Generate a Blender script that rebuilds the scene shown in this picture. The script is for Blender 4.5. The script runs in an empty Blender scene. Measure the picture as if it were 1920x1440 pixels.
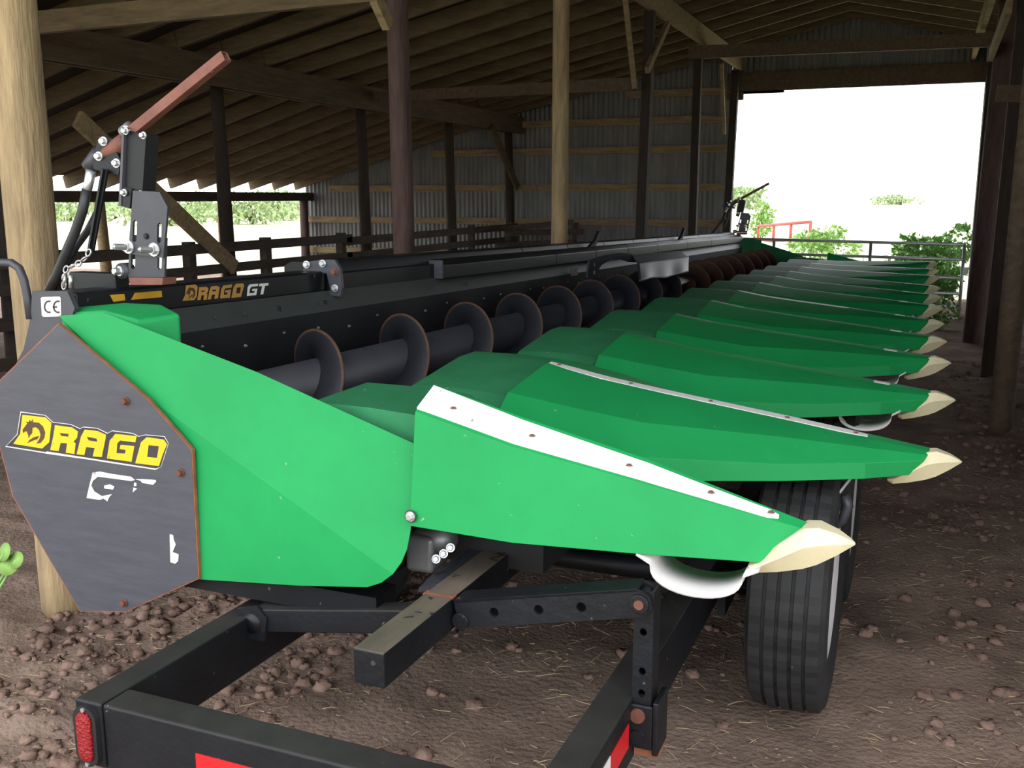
import bpy, math, random
from mathutils import Vector, Matrix, noise
from mathutils.geometry import tessellate_polygon
random.seed(7)
S = bpy.context.scene
COL = S.collection

# ------------------------------------------------------------------ camera
FPX, VX, VY, HC = 1850.0, 1740.0, 370.0, 1.36       # focal length in px, far point of the barn's long axis, eye height
_d = Vector((VX-960, 720-VY, FPX)).normalized()      # barn axis (world +Y) seen from the camera (x right, y up, z forward)
_p = math.atan2(720-VY, FPX)
_u = Vector((0, math.cos(_p), -math.sin(_p)))        # world up
_x = _u.cross(_d)
if _x.x < 0: _x = -_x
_cam = bpy.data.cameras.new('camera')
_cam.sensor_fit = 'HORIZONTAL'; _cam.sensor_width = 36.0
_cam.lens = FPX/1920*36.0; _cam.clip_start = 0.05; _cam.clip_end = 600
cam = bpy.data.objects.new('camera', _cam); COL.objects.link(cam)
_r = Vector((_x.x, _d.x, _u.x)); _up = Vector((_x.y, _d.y, _u.y)); _f = Vector((_x.z, _d.z, _u.z))
M = Matrix((_r, _up, -_f)).transposed().to_4x4(); M.translation = Vector((0, 0, HC))
cam.matrix_world = M
S.camera = cam

def at(px, py, X=None, Y=None, Z=None):
    """point of the place seen at photo pixel px,py, given one of its real coordinates"""
    v = Vector((px-960, 720-py, FPX))
    r = Vector((_x.dot(v), _d.dot(v), _u.dot(v)))
    if X is not None: t = X/r.x
    elif Y is not None: t = Y/r.y
    else: t = (Z-HC)/r.z
    return Vector((0, 0, HC)) + r*t

# ------------------------------------------------------------------ sky and exposure
W = bpy.data.worlds.new('world'); S.world = W; W.use_nodes = True
nt = W.node_tree; bg = nt.nodes['Background']
bg.inputs[0].default_value = (0.93, 0.96, 1.0, 1); bg.inputs[1].default_value = 3.2
_sun = bpy.data.lights.new('sun', 'SUN'); _sun.energy = 0.5; _sun.angle = math.radians(40); _sun.color = (1, .96, .88)
sun = bpy.data.objects.new('sun', _sun); COL.objects.link(sun)
sun.rotation_euler = Vector((0.35, 0.75, -0.95)).to_track_quat('-Z', 'Y').to_euler()
S.view_settings.view_transform = 'Standard'; S.view_settings.look = 'None'
S.view_settings.exposure = 0.0; S.view_settings.gamma = 1.0; S.view_settings.use_curve_mapping = False

# ------------------------------------------------------------------ materials
MAT = {}
def mat(name, col, rough=.6, metal=0.0, var=.25, scale=8.0, bump=0.0, bscale=40.0, stretch=None, spots=None, col2=None, spec=.5):
    m = bpy.data.materials.new(name); m.use_nodes = True
    n = m.node_tree.nodes; l = m.node_tree.links
    b = n['Principled BSDF']; b.inputs['Roughness'].default_value = rough; b.inputs['Metallic'].default_value = metal
    b.inputs['Specular IOR Level'].default_value = spec
    tc = n.new('ShaderNodeTexCoord'); mp = n.new('ShaderNodeMapping'); l.new(tc.outputs['Object'], mp.inputs['Vector'])
    if stretch: mp.inputs['Scale'].default_value = stretch
    nz = n.new('ShaderNodeTexNoise'); nz.inputs['Scale'].default_value = scale; nz.inputs['Detail'].default_value = 6; nz.inputs['Roughness'].default_value = .65
    l.new(mp.outputs[0], nz.inputs['Vector'])
    rp = n.new('ShaderNodeValToRGB'); l.new(nz.outputs['Fac'], rp.inputs['Fac'])
    c = Vector(col); lo = c*(1-var); hi = Vector(col2) if col2 else c*(1+var)
    rp.color_ramp.elements[0].position = .3; rp.color_ramp.elements[1].position = .72
    rp.color_ramp.elements[0].color = (*lo, 1); rp.color_ramp.elements[1].color = (*[min(1, v) for v in hi], 1)
    out = rp.outputs[0]
    if spots:                                            # (colour, scale, threshold): specks of dust or chipped paint
        sc, ss, th = spots
        vz = n.new('ShaderNodeTexNoise'); vz.inputs['Scale'].default_value = ss; vz.inputs['Detail'].default_value = 3
        l.new(tc.outputs['Object'], vz.inputs['Vector'])
        r2 = n.new('ShaderNodeValToRGB'); r2.color_ramp.elements[0].position = th; r2.color_ramp.elements[1].position = th+.03
        l.new(vz.outputs['Fac'], r2.inputs['Fac'])
        mx = n.new('ShaderNodeMix'); mx.data_type = 'RGBA'
        l.new(r2.outputs[0], mx.inputs['Factor']); l.new(out, mx.inputs['A']); mx.inputs['B'].default_value = (*sc, 1)
        out = mx.outputs['Result']
    l.new(out, b.inputs['Base Color'])
    if bump:
        bz = n.new('ShaderNodeTexNoise'); bz.inputs['Scale'].default_value = bscale; bz.inputs['Detail'].default_value = 5
        l.new(mp.outputs[0], bz.inputs['Vector'])
        bp = n.new('ShaderNodeBump'); bp.inputs['Strength'].default_value = bump; bp.inputs['Distance'].default_value = .02
        l.new(bz.outputs['Fac'], bp.inputs['Height']); l.new(bp.outputs[0], b.inputs['Normal'])
    MAT[name] = m
    return m
mat('green', (.013, .30, .082), .52, var=.10, scale=3, spots=((.25, .42, .28), 55, .735), spec=.22)
mat('green_dust', (.032, .20, .085), .6, var=.22, scale=4, spots=((.30, .40, .28), 60, .72), spec=.15)
mat('cream', (.80, .72, .47), .5, var=.10, scale=10)
mat('white', (.82, .80, .78), .5, var=.08, scale=12, spots=((.45, .30, .25), 20, .70))
mat('white_plastic', (.66, .63, .62), .45, var=.08)
mat('slate', (.068, .070, .088), .45, var=.18, scale=5, stretch=(2, 1, 14))
mat('steel_dark', (.05, .052, .064), .42, var=.2)
mat('black', (.008, .009, .012), .42, var=.3, scale=6, spots=((.10, .09, .08), 45, .72), spec=.35)
mat('black_matt', (.010, .011, .013), .6, var=.3)
mat('trailer_black', (.009, .010, .013), .45, var=.4, scale=5, spots=((.13, .11, .09), 48, .71), bump=.1, bscale=60, spec=.35)
mat('worn_steel', (.115, .088, .068), .7, var=.4, scale=12, stretch=(1, .3, 1), spots=((.02, .02, .022), 30, .62))
mat('dusty_black', (.026, .024, .023), .7, var=.4, scale=8, spots=((.15, .12, .10), 50, .72), spec=.3)
mat('grey_plate', (.050, .056, .055), .5, var=.12)
mat('steel_bright', (.60, .62, .68), .30, metal=.7, var=.08)
mat('auger', (.026, .028, .036), .5, var=.25, scale=6, spots=((.12, .11, .10), 60, .74))
mat('auger_edge', (.10, .048, .030), .7, var=.3, scale=20)
mat('rust', (.22, .085, .06), .65, var=.25, scale=14, spots=((.5, .42, .40), 50, .70))
mat('rust_bolt', (.15, .055, .035), .7, var=.3, scale=30)
mat('rust_edge', (.28, .10, .05), .8, var=.3, scale=20)
mat('zinc', (.62, .63, .64), .33, metal=.75, var=.12)
mat('rubber', (.014, .014, .016), .55, var=.25, scale=10)
mat('tyre', (.020, .020, .021), .75, var=.4, scale=9, spots=((.09, .075, .06), 45, .74))
mat('rubber_sheet', (.055, .055, .065), .45, var=.2, scale=5)
mat('hose', (.03, .03, .034), .45, var=.3, scale=20)
mat('yellow', (.90, .50, .01), .5, var=.06, spots=((.12, .10, .08), 60, .70))
mat('orange', (.72, .40, .02), .5, var=.06)
mat('gold', (.50, .27, .06), .5, var=.10)
mat('ink', (.035, .033, .035), .6, var=.3)
mat('dragon_ink', (.07, .04, .02), .6, var=.2)
mat('red_tape', (.65, .015, .02), .4, var=.08)
mat('red_lens', (.30, .004, .008), .25, var=.15, scale=60, bump=.6, bscale=160)
mat('wood_pole', (.37, .27, .15), .8, var=.45, scale=4, stretch=(5, 5, .7), bump=.35, bscale=18)
mat('wood_dark', (.040, .028, .022), .85, var=.45, scale=5, stretch=(5, 5, .7), bump=.3, bscale=20)
mat('wood_plum', (.085, .050, .045), .85, var=.4, scale=5, stretch=(4, 4, .8), bump=.35, bscale=18)
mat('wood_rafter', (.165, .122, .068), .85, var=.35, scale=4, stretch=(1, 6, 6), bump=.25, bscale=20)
mat('wood_beam', (.12, .085, .055), .85, var=.35, scale=4, stretch=(6, .8, 6), bump=.25, bscale=20)
mat('wood_girt', (.30, .22, .12), .85, var=.4, scale=4, stretch=(.8, 6, 6), bump=.25, bscale=20)
mat('wood_rail', (.075, .055, .042), .85, var=.45, scale=5, stretch=(3, .8, 3), bump=.3, bscale=20)
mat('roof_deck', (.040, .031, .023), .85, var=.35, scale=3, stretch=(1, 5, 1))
mat('corrugated', (.20, .205, .20), .55, metal=.3, var=.25, scale=3, stretch=(2, 1, .5))
mat('galvanised', (.50, .52, .54), .4, metal=.6, var=.15)
mat('red_pipe', (.42, .08, .06), .6, var=.2)
mat('dirt', (.235, .165, .130), .95, var=.42, scale=2.6, bump=.55, bscale=60, col2=(.38, .275, .215), spec=.15)
mat('clod', (.25, .165, .130), .95, var=.35, scale=9, bump=.7, bscale=30, spec=.15)
mat('straw', (.42, .32, .19), .8, var=.35, scale=3)
mat('field', (.62, .59, .40), .95, var=.18, scale=.15, spec=.1)
mat('leaf', (.21, .42, .11), .6, var=.4, scale=6)
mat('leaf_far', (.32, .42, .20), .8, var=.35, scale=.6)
mat('leaf_pale', (.20, .36, .08), .7, var=.3, scale=3)
mat('bark', (.10, .075, .055), .9, var=.3)
mat('aluminium', (.22, .225, .23), .45, metal=.5, var=.2, scale=12)

# ------------------------------------------------------------------ mesh helpers
class MB:
    def __init__(s): s.v = []; s.f = []; s.m = []
    def add(s, vs, fs, mi=0):
        o = len(s.v); s.v += [tuple(v) for v in vs]
        for f in fs: s.f.append(tuple(i+o for i in f)); s.m.append(mi)
        return s
    def box(s, a, b, mi=0):
        (x0, y0, z0), (x1, y1, z1) = a, b
        return s.add([(x0,y0,z0),(x1,y0,z0),(x1,y1,z0),(x0,y1,z0),(x0,y0,z1),(x1,y0,z1),(x1,y1,z1),(x0,y1,z1)],
              [(0,3,2,1),(4,5,6,7),(0,1,5,4),(1,2,6,5),(2,3,7,6),(3,0,4,7)], mi)
    def bar(s, a, b, w, h, up=(0, 0, 1), mi=0, off=0.0):
        """square bar from a to b, w across and h along up"""
        a, b = Vector(a), Vector(b); d = (b-a).normalized(); u = Vector(up)
        sd = d.cross(u).normalized(); u = sd.cross(d).normalized()
        vs = []
        for p in (a, b):
            for i, j in ((-1,-1),(1,-1),(1,1),(-1,1)): vs.append(p+sd*(i*w/2)+u*(j*h/2+off))
        return s.add(vs, [(0,1,2,3),(7,6,5,4),(0,4,5,1),(1,5,6,2),(2,6,7,3),(3,7,4,0)], mi)
    def tube(s, pts, r, n=10, mi=0, cap=True):
        pts = [Vector(p) for p in pts]; rs = r if isinstance(r, (list, tuple)) else [r]*len(pts)
        vs = []; ref = None
        for i, p in enumerate(pts):
            d = (pts[min(i+1, len(pts)-1)]-pts[max(i-1, 0)]).normalized()
            if ref is None: ref = d.orthogonal().normalized()
            ref = (ref-d*ref.dot(d)).normalized(); q = d.cross(ref)
            for k in range(n):
                a = 2*math.pi*k/n; vs.append(p+(ref*math.cos(a)+q*math.sin(a))*rs[i])
        fs = []
        for i in range(len(pts)-1):
            for k in range(n): fs.append((i*n+k, i*n+(k+1)%n, (i+1)*n+(k+1)%n, (i+1)*n+k))
        if cap: fs.append(tuple(range(n-1, -1, -1))); fs.append(tuple(range((len(pts)-1)*n, len(pts)*n)))
        return s.add(vs, fs, mi)
    def loft(s, secs, mi=0, closed=True, cap=True):
        n = len(secs[0]); vs = [p for q in secs for p in q]; fs = []
        for i in range(len(secs)-1):
            for k in range(n if closed else n-1): fs.append((i*n+k, i*n+(k+1)%n, (i+1)*n+(k+1)%n, (i+1)*n+k))
        if cap and closed: fs.append(tuple(range(n-1, -1, -1))); fs.append(tuple(range((len(secs)-1)*n, len(secs)*n)))
        return s.add(vs, fs, mi)
    def plate(s, poly, th, holes=(), mi=0, rim=None):
        """flat plate: outline poly (3-D points in one plane), holes, extruded by the vector th"""
        th = Vector(th); loops = [[Vector(p) for p in poly]]+[[Vector(p) for p in h] for h in holes]
        flat = [p for q in loops for p in q]; n = len(flat)
        tris = tessellate_polygon(loops)
        nrm = sum(((flat[t[1]]-flat[t[0]]).cross(flat[t[2]]-flat[t[0]]) for t in tris[:1]), Vector())
        fl = nrm.dot(th) > 0
        fr = [tuple(reversed(t)) if fl else tuple(t) for t in tris]
        bk = [tuple(i+n for i in reversed(t)) for t in fr]
        s.add(flat+[p+th for p in flat], fr+bk, mi)
        o = len(s.v)-2*n; base = 0
        for q in loops:
            k = len(q)
            for i in range(k):
                a, b = base+i, base+(i+1) % k
                s.f.append((o+a, o+b, o+b+n, o+a+n)); s.m.append(mi if rim is None else rim)
            base += k
        return s
    def build(s, name, material, parent=None, smooth=False, loc=None):
        me = bpy.data.meshes.new(name); me.from_pydata(s.v, [], s.f); me.validate()
        for m in (material if isinstance(material, (list, tuple)) else [material]): me.materials.append(MAT[m])
        if len(set(s.m)) > 1 and len(me.polygons) == len(s.m): me.polygons.foreach_set('material_index', s.m)
        if smooth: me.polygons.foreach_set('use_smooth', [True]*len(me.polygons))
        me.update()
        o = bpy.data.objects.new(name, me); COL.objects.link(o)
        if parent: o.parent = parent
        if loc: o.location = loc
        return o
def fixn(o):
    import bmesh
    b = bmesh.new(); b.from_mesh(o.data); bmesh.ops.remove_doubles(b, verts=b.verts, dist=1e-5)
    bmesh.ops.recalc_face_normals(b, faces=b.faces); b.to_mesh(o.data); b.free(); return o
def soft(o, w=.006, seg=2, angle=30):
    m = o.modifiers.new('bevel', 'BEVEL'); m.width = w; m.segments = seg; m.limit_method = 'ANGLE'; m.angle_limit = math.radians(angle)
    o.data.polygons.foreach_set('use_smooth', [True]*len(o.data.polygons))
    wn = o.modifiers.new('normals', 'WEIGHTED_NORMAL'); wn.keep_sharp = True
    return o
def empty(name, loc=(0, 0, 0)):
    o = bpy.data.objects.new(name, None); o.empty_display_size = .1; COL.objects.link(o); o.location = loc; return o
def tag(o, label, cat, group=None):
    o['label'] = label; o['category'] = cat
    if group: o['group'] = group
    return o
def struct(o, label=None):
    o['kind'] = 'structure'
    if label: o['label'] = label
    return o
def share(src, name, parent=None, loc=(0, 0, 0), rot=None):
    o = src.copy(); o.name = name; COL.objects.link(o); o.parent = parent; o.location = loc
    if rot: o.rotation_euler = rot
    return o

# ================================================================== THE GROUND
YW, XA, XB, XC, XR = 14.2, -2.55, -5.8, -9.5, .52        # far wall; left post row, eave row, outer row; right post row
SP = 2.37                                               # bay
def ground_h(x, y):
    h = .018*noise.fractal(Vector((x*1.3, y*1.3, 0)), 1.0, 2.0, 3)
    rough = max(0.0, min(1.0, (x-.05)/.8)) * max(0, min(1, (y-1.6)/1.2)) + max(0.0, min(1.0, (-1.55-x)/.5))*max(0, min(1, (7-y)/3))
    f = abs(noise.fractal(Vector((x*5, y*5, 3.1)), .9, 2.1, 4))
    return h + rough*.050*f - .02*math.exp(-((x+.25)**2+(y-2.65)**2)/.05)
xs = [-16+.5*i for i in range(26)]+[-3+.035*i for i in range(int(5.2/.035))]+[2.2+.4*i for i in range(8)]
ys = [-1.5, -1, -.5, 0, .3]+[.5+.035*i for i in range(200)]+[7.5+.12*i for i in range(60)]
mb = MB(); vs = [(x, y, ground_h(x, y)) for y in ys for x in xs]; nx = len(xs)
mb.add(vs, [(j*nx+i, j*nx+i+1, (j+1)*nx+i+1, (j+1)*nx+i) for j in range(len(ys)-1) for i in range(nx-1)])
fl = struct(mb.build('floor', 'dirt', smooth=True), 'reddish brown trampled dirt floor of the barn')
mb = MB(); mb.add([(-300, -60, -.06), (200, -60, -.06), (200, 420, -.06), (-300, 420, -.06)], [(0, 1, 2, 3)])
g = struct(mb.build('field_ground', 'field'), 'pale dry pasture stretching away outside the barn')

# ================================================================== THE BARN
# roof: rafters on the eave beams, boards above them
PROF_L = [(-1.03, 3.62), (XA, 3.27), (XB, 2.56), (XC-.14, 1.47)]
PROF_R = [(-1.03, 3.62), (XR, 3.27), (4.0, 2.45)]
Y0R = 0.75
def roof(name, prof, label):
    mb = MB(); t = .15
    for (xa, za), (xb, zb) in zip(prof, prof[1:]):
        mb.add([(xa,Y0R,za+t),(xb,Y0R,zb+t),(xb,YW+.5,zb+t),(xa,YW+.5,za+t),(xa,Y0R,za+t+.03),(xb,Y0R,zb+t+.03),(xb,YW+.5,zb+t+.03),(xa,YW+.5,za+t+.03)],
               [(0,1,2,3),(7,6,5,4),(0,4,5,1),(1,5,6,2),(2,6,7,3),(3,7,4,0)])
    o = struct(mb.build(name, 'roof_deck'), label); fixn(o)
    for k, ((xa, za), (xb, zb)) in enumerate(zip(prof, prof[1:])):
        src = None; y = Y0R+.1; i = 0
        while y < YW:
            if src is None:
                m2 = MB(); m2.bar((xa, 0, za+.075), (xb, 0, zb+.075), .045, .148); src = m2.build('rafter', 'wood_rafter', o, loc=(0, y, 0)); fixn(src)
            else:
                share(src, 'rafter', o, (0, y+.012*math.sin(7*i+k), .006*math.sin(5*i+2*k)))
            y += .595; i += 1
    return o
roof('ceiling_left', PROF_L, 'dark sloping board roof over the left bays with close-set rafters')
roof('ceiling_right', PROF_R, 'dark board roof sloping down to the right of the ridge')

# far wall in corrugated sheets, the doorway left open
def zroof(x):
    P = PROF_L if x < -1.03 else PROF_R
    for (xa, za), (xb, zb) in zip(P, P[1:]):
        if min(xa, xb)-1e-6 <= x <= max(xa, xb)+1e-6: return za+(zb-za)*(x-xa)/(xb-xa)+.14
    return P[-1][1]
wall = struct(empty('wall_back', (0, YW, 0)), 'corrugated steel gable wall at the far end of the barn')
def sheet(x0, x1, z0, par=None):
    mb = MB(); n = max(8, int((x1-x0)/.076*6)); A = []; B = []
    for i in range(n+1):
        x = x0+(x1-x0)*i/n; dy = .011*math.sin(2*math.pi*x/.076)
        zt = zroof(x)
        A += [(x, dy, z0), (x, dy, zt)]
    mb.add(A, [(2*i, 2*i+2, 2*i+3, 2*i+1) for i in range(n)])
    o = mb.build('sheet', 'corrugated', wall, smooth=True)
    return o
x = -9.62; k = 0
DL, DR, DT = -2.60, .56, 2.80
while x < DL-.05:
    sheet(x, min(x+.83, DL), -.05).location.y = .006*(k % 2); x += .78; k += 1
x = DL
while x < DR-.05:
    sheet(x, min(x+.84, DR), DT+.02*math.sin(x*3)).location.y = .006*(k % 2); x += .79; k += 1
x = DR
while x < 3.9:
    sheet(x, min(x+.85, 3.95), -.05).location.y = .006*(k % 2); x += .8; k += 1
for j, z in enumerate((.50, 1.00, 1.50, 2.03, 2.43, 2.80)):
    m2 = MB(); xl = -9.6
    while zroof(xl) < z+.25: xl += .1
    segs = [(xl, (xl+DL)/2-.3+.35*j), ((xl+DL)/2-.3+.35*j+.006, DL)]
    for a, b in segs: MB().box((a, -.075, z-.05), (b, -.018, z+.05)).build('girt', 'wood_girt', wall)
MB().box((DL-.05, -.09, DT-.02), (DR+.05, -.025, DT+.22)).build('door_header', 'wood_beam', wall)
MB().box((DL-.05, -.10, DT-.13), (DL+.17, -.04, DT-.03)).build('stub_board', 'wood_beam', wall)
# right outer wall with a gap that lets in side light
mb = MB(); mb.box((3.95, 2.2, 0), (3.99, 8.6, 2.7)); mb.box((3.95, 10.9, 0), (3.99, YW+.1, 2.7)); mb.box((3.95, 8.6, 1.9), (3.99, 10.9, 2.7))
struct(mb.build('wall_right', 'corrugated'), 'steel wall closing off the right side bay')

mb = MB(); mb.box((-9.6, 2.02, 0), (-5.9, 2.06, 1.6)); mb.add([(-9.6, 2.04, 1.6), (-5.9, 2.04, 1.6), (-5.9, 2.04, 2.6)], [(0, 1, 2)])  # unseen front wall and gable, added to cut the sky light reaching the interior
mb.add([(XA-.2, Y0R, 2.9), (XR+.2, Y0R, 2.9), (XR+.2, Y0R, 3.35), (-1.03, Y0R, 3.75), (XA-.2, Y0R, 3.35)], [(0, 1, 2, 3, 4)]); mb.box((XR+.35, 2.02, 0), (3.95, 2.06, 2.5))
struct(mb.build('light_block_front', 'corrugated'), 'unseen steel front wall added to keep sky light out of the barn')
def logpost(x, y, z1, r, material, label, lean=(0, 0), taper=.88, group=None, seed=0, square=False):
    mb = MB(); n = 4 if square else 18; rings = 14; secs = []
    for i in range(rings+1):
        t = i/rings; z = -.08+(z1+.08)*t; rr = r*(1+(taper-1)*t)
        sec = []
        for k in range(n):
            a = 2*math.pi*(k+.5)/n; q = rr*(1.18 if square else 1)*(1+.035*noise.noise(Vector((math.cos(a)*1.5+seed, math.sin(a)*1.5, z*1.8+seed))))
            sec.append((q*math.cos(a)+lean[0]*t, q*math.sin(a)+lean[1]*t, z))
        secs.append(sec)
    mb.loft(secs)
    o = mb.build('barn_post', material, smooth=not square, loc=(x, y, 0))
    tag(o, label, 'post', group); fixn(o); return o
logpost(XA, 2.28, 3.15, .072, 'wood_pole', 'pale peeled log post at the left edge behind the lettered side plate', (.03, -.03), 1.0, seed=1)
logpost(XA, 4.68, 3.05, .058, 'wood_plum', 'dark plum-brown round post rising behind the black beam, left of the pale one', (-.03, 0), .95, seed=2)
logpost(XA, 7.09, 3.05, .064, 'wood_pole', 'pale tan round post in the middle of the barn', (0, 0), .95, seed=3)
logpost(XA, 9.35, 3.05, .055, 'wood_dark', 'black square post right of the pale tan middle post', (.06, 0), .95, seed=4, square=True)
logpost(XA, 11.75, 3.05, .055, 'wood_dark', 'slim dark square post between the tan post row and the doorway', (0, 0), .95, seed=5, square=True)
logpost(XA-.02, YW-.22, 3.05, .06, 'wood_dark', 'dark post forming the left jamb of the big doorway', (.05, 0), .95, seed=6, square=True)
for i, (y, lb) in enumerate(((4.95, 'black post at the far left edge, partly behind the pale log'), (7.33, 'tall black post with the rusty marker arm ending beside its top'), (9.75, 'black post left of the plum-brown post under the eave beam'),
                      (11.96, 'thin black eave post right of the plum-brown post'), (YW-.22, 'black eave post against the corrugated far wall'))):
    logpost(XB, y, 2.32, .068, 'wood_dark', lb, (-.05 if i else .05, 0), .85, seed=10+i)
for i, (y, lb, m) in enumerate(((9.6, 'pale leaning outer post seen low behind the hydraulic hose', 'wood_girt'), (11.88, 'pale outer post seen beside the tall black post, against the field', 'wood_girt'), (YW-.24, 'dark outer corner post where the open side meets the corrugated wall', 'wood_plum'))):
    logpost(XC, y, 1.32, .075, m, lb, (-.06*(i == 0), 0), .9, seed=20+i)
logpost(.49, 6.36, 3.2, .066, 'wood_beam', 'grey-brown post nearest on the right edge of the photo', (.02, 0), .95, seed=31)
logpost(.515, 8.35, 3.2, .05, 'wood_dark', 'black square post just behind the nearest right-hand post', (.03, 0), 1, seed=32, square=True)
logpost(.50, 10.25, 3.2, .105, 'wood_plum', 'thick weathered post at the gate end, right of the doorway', (.06, 0), .9, seed=33)
logpost(.62, YW-.22, 3.2, .07, 'wood_dark', 'dark jamb post at the right side of the doorway', (.0, 0), 1, seed=34, square=True)

def timber(name, pts, w, h, material, label, cat='beam', up=(0, 0, 1)):
    mb = MB(); mb.bar(pts[0], pts[1], w, h, up); o = mb.build(name, material); fixn(o); tag(o, label, cat); return o
timber('eave_beam', ((XB+.09, Y0R, 2.42), (XB+.09, YW, 2.42)), .05, .24, 'wood_beam', 'long weathered beam on the black posts under the left rafters')
timber('eave_beam', ((XB-.09, Y0R, 2.42), (XB-.09, YW, 2.42)), .05, .22, 'wood_beam', 'twin beam on the outer side of the black post row')
timber('eave_beam', ((XC, Y0R+3, 1.37), (XC, YW, 1.37)), .06, .135, 'wood_rail', 'low outer beam over the open left side, against the field')
timber('eave_beam', ((XA+.08, Y0R, 3.15), (XA+.08, YW, 3.15)), .05, .2, 'wood_girt', 'pale beam running to the upper left corner of the doorway')
timber('eave_beam', ((XR-.12, Y0R, 3.15), (XR-.12, YW, 3.15)), .05, .2, 'wood_girt', 'pale beam running above the right-hand posts')
timber('tie_beam', ((XA-.1, 11.7, 2.99), (XR+.1, 11.7, 2.95)), .05, .14, 'wood_beam', 'brown tie board across the nave in front of the gable', 'beam')
timber('tie_beam', ((XB, 9.8, 2.44), (XA, 9.0, 2.37)), .04, .11, 'wood_beam', 'long brown board between the black posts and the middle post row')
_a, _b = at(60, 44, Y=4.84), at(620, -12, Y=4.84); _ex = lambda x_: _a+(_b-_a)*((x_-_a.x)/(_b.x-_a.x))
timber('tie_beam', (_ex(XB), _ex(XA+.05)), .05, .13, 'wood_rafter', 'pale tie board at the top left beside the log post')
timber('tie_beam', (at(1868, 175, Y=8.3), at(1990, 178, Y=8.3)), .04, .12, 'wood_beam', 'short board at the right edge behind the nearest post')
def brace(a, b, w, label, m='wood_beam', X=None, Y=None, th=.04):
    p, q = at(*a, X=X, Y=Y), at(*b, X=X, Y=Y)
    return timber('brace', (p, q), th, w, m, label, 'brace', (0, .3, 1))
brace((145, 222), (440, 502), .13, 'weathered diagonal brace running down to the tall black post', 'wood_girt', X=XB+.14)
brace((922, 238), (970, 352), .12, 'brown diagonal brace at the last eave post by the far wall', 'wood_beam', X=XB+.14)
brace((1252, 45), (1213, 132), .06, 'short pale brace between the pale beam and the black square post', 'wood_girt', X=XA+.10)
brace((1172, -5), (1190, 165), .03, 'thin pale lath hanging left of the black square post', 'wood_girt', X=XA+.14)
brace((1353, 118), (1358, 252), .05, 'thin pale lath by the upper left corner of the doorway', 'wood_girt', X=XA+.10)
brace((704, -5), (728, 48), .07, 'stub of pale brace at the top beside the plum-brown post', 'wood_girt', X=XA+.02)
brace((1893, 10), (1858, 104), .11, 'pale diagonal brace at the upper right corner of the doorway', 'wood_girt', X=XR-.08)

# livestock fence along the eave posts
def fence(label, rails, posts, m='wood_rail'):
    t = empty('board_fence', (rails[0][0][0], rails[0][0][1], 0)); tag(t, label, 'fence')
    o = Vector(t.location)
    for a, b, h in rails:
        q = MB(); q.bar(Vector(a)-o, Vector(b)-o, .035, h); fixn(q.build('rail', m, t))
    for p, z in posts:
        q = MB(); q.box((p[0]-o.x-.04, p[1]-o.y-.04, -.05), (p[0]-o.x+.04, p[1]-o.y+.04, z)); fixn(q.build('fence_post', m, t))
    return t
fx = XB+.12
fence('dark board fence along the eave posts beyond the machine', [((fx, 3.6, .93), (fx, 9.2, .93), .085), ((fx, 9.1, .90), (fx, 13.9, .93), .085), ((fx, 3.6, .75), (fx, 9.2, .745), .08), ((fx, 9.1, .74), (fx, 13.9, .75), .08), ((fx, 3.6, .52), (fx, 13.9, .50), .09), ((fx, 3.6, .25), (fx, 13.9, .25), .09)],
      [((fx-.06, y), .99) for y in (3.9, 5.3, 6.72, 7.78, 9.1, 10.5, 12.4, 13.8)])
fence('broken cattle pen rails in front of the corrugated wall', [((-5.58, 12.9, .92), (-4.4, 12.8, 1.03), .075), ((-5.58, 12.9, .70), (-4.4, 12.8, .76), .08), ((-5.4, 12.95, .87), (-4.3, 12.95, .90), .08)],
      [((-5.45, 13.02), .95), ((-4.45, 13.02), 1.02)])

# gate behind the machine
gt = empty('pipe_gate', (0, 11.75, 0)); tag(gt, 'galvanised pipe gate across the doorway beyond the machine', 'gate')
gx0, gx1 = -2.3, .40
for i, z in enumerate((.86, .70, .50, .33, .19, .06)):
    MB().tube([(gx0, 0, z+.03), (gx1, 0, z)], .016, 10).build('gate_rail', 'galvanised', gt, True)
for x in (gx0, -1.6, -.55, gx1):
    MB().tube([(x, 0, .05), (x, 0, .87)], .017, 10).build('gate_upright', 'galvanised', gt, True)
MB().box((gx1, -.03, .55), (gx1+.06, .03, .62)).build('hinge', 'zinc', gt)
cp = empty('cattle_panel', (0, 0, 0)); tag(cp, 'faded red pipe panel standing far off in the pasture', 'panel')
A, B = at(1422, 424, Y=34), at(1520, 416, Y=30)
for dz in (0, -.5, -1.0): MB().tube([A+Vector((0, 0, dz)), B+Vector((0, 0, dz))], .045, 8).build('panel_rail', 'red_pipe', cp, True)
for t in (0, .33, .66, 1): p = A.lerp(B, t); MB().tube([p, (p.x, p.y, -.06)], .045, 8).build('panel_post', 'red_pipe', cp, True)

# ================================================================== CORN HEAD
TILT = .020
head = empty('corn_head', (0, 1.8, 0)); head.rotation_euler.x = -TILT
tag(head, 'long green twelve-row corn harvesting head with cream-tipped snouts, on a trailer', 'corn head')
bpy.context.view_layer.update()
HI = head.matrix_world.inverted()
def H(p): return HI @ Vector(p)
def hat(px, py, **k): return H(at(px, py, **k))
YE = 9.1                                                # local y of the far end
def lb(o, t): o['label'] = t; return o

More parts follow.
